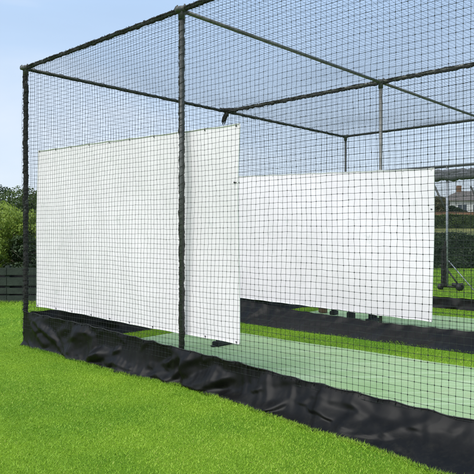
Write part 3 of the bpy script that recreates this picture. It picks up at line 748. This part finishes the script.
for i, (x, y, h, w) in enumerate([(-1.9, 15.3, 2.0, 3.0), (-6.3, 25, 2.6, 5), (-1.5, 25.5, 2.2, 5), (-12, 17, 2.8, 4.4)]):
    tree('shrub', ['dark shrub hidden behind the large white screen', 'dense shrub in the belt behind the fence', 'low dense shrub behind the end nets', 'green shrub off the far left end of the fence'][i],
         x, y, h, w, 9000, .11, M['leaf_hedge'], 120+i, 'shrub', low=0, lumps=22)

# dark board fence
fn = thing('board_fence', 'low dark green horizontal board fence at the foot of the shrubs', 'fence', loc=(-4, 13.1, 0))
def boxobj(name, x0, x1, y0, y1, z0, z1, m, parent, bevel=.004, rot=0):
    bm = bmesh.new(); cx, cy, cz = (x0+x1)/2, (y0+y1)/2, (z0+z1)/2
    add_box(bm, x0-cx, x1-cx, y0-cy, y1-cy, z0-cz, z1-cz, bevel)
    bmesh.ops.transform(bm, matrix=Matrix.Translation((cx, cy, cz)) @ Matrix.Rotation(rot, 4, 'Y'), verts=bm.verts)
    return link(name, bm_mesh(name, bm), m, parent)
px = [-12.0, -9.9, -7.8, -4.93, -3.2, -1.2]
for x in px:
    boxobj('post', x-.05, x+.05, 13.13, 13.23, -.05, .80, M['fence'], fn, .006)
for a, b in zip(px[:-1], px[1:]):
    z = .03
    for k, hb in enumerate((.15, .14, .19, .17)):
        boxobj('board', a+.004, b-.004, 13.09, 13.118, z, z+hb-.012, M['fence'], fn, .003, rot=random.uniform(-.003, .003)); z += hb+.016+(.02 if k in (1, 2) else .004)
boxobj('dark_backing', -12.0, -1.2, 13.26, 13.28, .0, .70, M['rubber'], fn, .003)  # plain black sheet put behind the boards so the gaps show dark

# hedges and far bank, right side
def hedge(name, label, x0, x1, y, th, h, size, n, mat, seed):
    z = gz(y); t = thing(name, label, 'hedge', loc=((x0+x1)/2, y, z)); r = np.random.default_rng(seed)
    Lx = x1-x0; nf, ntp = int(n*.72), n-int(n*.72)
    def wav(x, k): return np.sin(x*1.1/h*1.5+k)+.6*np.sin(x*2.9/h*1.5+2*k)+.4*np.sin(x*6.3/h+k*3)
    fx = r.uniform(x0, x1, nf); fz = r.uniform(0, 1, nf)**.9; lump = np.sin(fx*5/h)*np.sin(fz*6+fx*2/h)
    side = np.where(r.random(nf) < .75, -1, 1)
    top = h*(1+.045*wav(fx, seed))
    fy = y+side*(th*.5*(1-.25*fz**3)+.10*h*lump+np.abs(r.normal(0, .05, nf))*h)
    f_ = np.column_stack([fx, fy, z+fz*top]); fn_ = np.column_stack([np.zeros(nf), side*1.0, np.full(nf, .3)])
    tx = r.uniform(x0, x1, ntp); ty = y+r.uniform(-.5, .5, ntp)*th
    t_ = np.column_stack([tx, ty, z+h*(1+.045*wav(tx, seed))+np.abs(r.normal(0, .035, ntp))*h]); tn_ = np.column_stack([np.zeros(ntp), np.zeros(ntp), np.ones(ntp)])
    c = np.concatenate([f_, t_]); q = np.concatenate([fn_, tn_]); lum = np.concatenate([lump, np.full(ntp, .5)])
    nrm = q+r.normal(0, .6, (n, 3)); nrm /= np.linalg.norm(nrm, axis=1)[:, None]
    t1 = np.cross(nrm, r.normal(size=(n, 3))); t1 /= np.linalg.norm(t1, axis=1)[:, None]; t2 = np.cross(nrm, t1)
    sz = size*r.uniform(.6, 1.4, n)[:, None]
    v = np.stack([c-t1*sz*.55, c-t2*sz*.3, c+t1*sz*.55, c+t2*sz*.3], 1).reshape(-1, 3)
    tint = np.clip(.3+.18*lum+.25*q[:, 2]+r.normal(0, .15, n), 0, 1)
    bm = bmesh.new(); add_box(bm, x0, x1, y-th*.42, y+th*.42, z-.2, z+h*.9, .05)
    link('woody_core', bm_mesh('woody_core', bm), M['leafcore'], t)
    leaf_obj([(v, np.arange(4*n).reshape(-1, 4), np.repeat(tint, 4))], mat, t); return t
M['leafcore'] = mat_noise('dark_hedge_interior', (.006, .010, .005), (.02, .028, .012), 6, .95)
hedge('boundary_hedge', 'long dark clipped hedge at the edge of the lawn, beyond the wheeled frame', 1.5, 34, 27.5, 1.4, 1.46, .10, 75000, M['leaf_hedge'], 200)
hedge('field_hedge', 'green hedge across the dry bank below the brick wall', 20, 80, 86, 2.0, 1.70, .30, 30000, M['leaf_mid'], 230)
bm = bmesh.new(); y = 97; add_box(bm, 25, 90, y, y+.25, gz(y)-.5, 5.05, .02); add_box(bm, 25, 90, y-.04, y+.29, 5.053, 5.12, .02)
tag(link('garden_wall', bm_mesh('garden_wall', bm), M['redbrick']), 'low orange brick garden wall running below the white house', 'wall')
for i, (x, y, h, w, m, lb) in enumerate([
      (34.3, 106, 4.6, 5.0, 'leaf_brown', 'bronze leaved tree left of the white house'),
      (38.4, 108, 2.4, 3.5, 'leaf_dark', 'small dark tree at the left corner of the white house'),
      (46.5, 112, 2.0, 5.0, 'leaf_dark', 'rounded dark shrub under the white house windows'),
      (29.5, 110, 5.0, 6.0, 'leaf_mid', 'green tree well to the left of the white house'),
      (66, 112, 6.0, 7.0, 'leaf_mid', 'large green tree to the right of the white house')]):
    tree('garden_tree', lb, x, y, h, w, 6500, .30, M[m], 300+i, low=.1, lumps=18)
# house
hy = 120; hzz = gz(hy)
hs = thing('bungalow', 'white rendered bungalow with grey-brown hipped roof and chimney on the hill', 'house', loc=(49, hy, hzz))
x0, x1, y0, y1, ze, zrd = 41.8, 57.0, 120, 129, hzz+3.2, hzz+5.4
boxobj('wall', x0, x1, y0, y1, hzz-.3, ze, M['render'], hs, .01)
rv = [(x0-.5, y0-.5, ze), (x1+.5, y0-.5, ze), (x1+.5, y1+.5, ze), (x0-.5, y1+.5, ze), (x0+3.2, 124.5, zrd), (x1-3.2, 124.5, zrd)]
me = bpy.data.meshes.new('roof'); me.from_pydata(rv, [], [(0, 1, 5, 4), (1, 2, 5), (2, 3, 4, 5), (3, 0, 4), (3, 2, 1, 0)]); me.update()
rf = link('roof', me, M['slate'], hs)
boxobj('chimney', 44.7, 45.5, 124.0, 124.9, ze+.8, zrd+1.1, M['redbrick'], rf, .02)
for a in (43.2, 46.2, 50.4, 53.6):
    w = boxobj('window', a, a+1.9, y0-.05, y0-.01, hzz+1.0, hzz+2.5, M['render'], hs, .005)
    boxobj('pane', a+.1, a+.9, y0-.08, y0-.055, hzz+1.1, hzz+2.4, M['glass'], w, .003)
    boxobj('pane', a+1.0, a+1.8, y0-.08, y0-.055, hzz+1.1, hzz+2.4, M['glass'], w, .003)
d = boxobj('door', 48.9, 49.8, y0-.05, y0-.01, hzz+.1, hzz+2.2, M['glass'], hs, .005)

# ------------------------------------------------------------------ world, sun, camera
SUN_EL, SUN_AZ = 50, 222     # azimuth of the sun seen from the scene, clockwise from +Y
w = bpy.data.worlds.new('World'); scene.world = w; w.use_nodes = True
nt = w.node_tree; bg = nt.nodes['Background']; L = nt.links.new
sk = nt.nodes.new('ShaderNodeTexSky'); sk.sky_type = 'NISHITA'; sk.sun_disc = False
sk.sun_elevation = R(SUN_EL); sk.sun_rotation = R(SUN_AZ); sk.air_density = 1.0; sk.dust_density = 1.2; sk.ozone_density = 1.0
tc = nt.nodes.new('ShaderNodeTexCoord')
mp = N(nt, 'ShaderNodeMapping'); mp.inputs['Scale'].default_value = (1, 1, 3.0); mp.inputs['Location'].default_value = (.7, .2, .1); L(tc.outputs['Generated'], mp.inputs[0])
cn = N(nt, 'ShaderNodeTexNoise', Scale=1.5, Detail=8, Roughness=.5, Distortion=.3); L(mp.outputs[0], cn.inputs['Vector'])
cf = ramp(nt, cn.outputs[0], [(.3, (.66, .66, .66)), (.75, (.90, .90, .90))])
sx = N(nt, 'ShaderNodeSeparateXYZ'); L(tc.outputs['Generated'], sx.inputs[0])
lo = N(nt, 'ShaderNodeMapRange'); lo.inputs['From Min'].default_value = .0; lo.inputs['From Max'].default_value = .42; lo.inputs['To Min'].default_value = 1; lo.inputs['To Max'].default_value = 0; L(sx.outputs['Z'], lo.inputs['Value'])
hz_ = mixc(nt, lo.outputs[0], (5.6, 8.0, 11.5), (8.8, 9.9, 11.2))
cl = ramp(nt, cn.outputs[0], [(.50, (0, 0, 0)), (.72, (.75, .75, .75))])
hz_ = mixc(nt, cl, hz_, (9.8, 10.2, 10.8))
haze = mixc(nt, cf, sk.outputs[0], hz_)
L(haze, bg.inputs[0]); bg.inputs[1].default_value = .10

ld = bpy.data.lights.new('sun', 'SUN'); ld.energy = 3.8; ld.angle = R(55); ld.color = (1, .965, .91)
so = bpy.data.objects.new('sun', ld); col.objects.link(so)
az, el = R(SUN_AZ), R(SUN_EL)
dirv = Vector((math.sin(az)*math.cos(el), math.cos(az)*math.cos(el), math.sin(el)))
so.rotation_euler = dirv.to_track_quat('Z', 'Y').to_euler()

cd = bpy.data.cameras.new('camera'); cam = bpy.data.objects.new('camera', cd); col.objects.link(cam)
cam.location = (0, 0, 1.46); cd.sensor_width = 36; cd.lens = 36*612/474
cam.rotation_euler = (R(90), 0, 0); cd.shift_y = -2/474; cd.clip_end = 6000; cd.clip_start = .05
scene.camera = cam
scene.view_settings.view_transform = 'Standard'; scene.view_settings.look = 'None'; scene.view_settings.exposure = 0
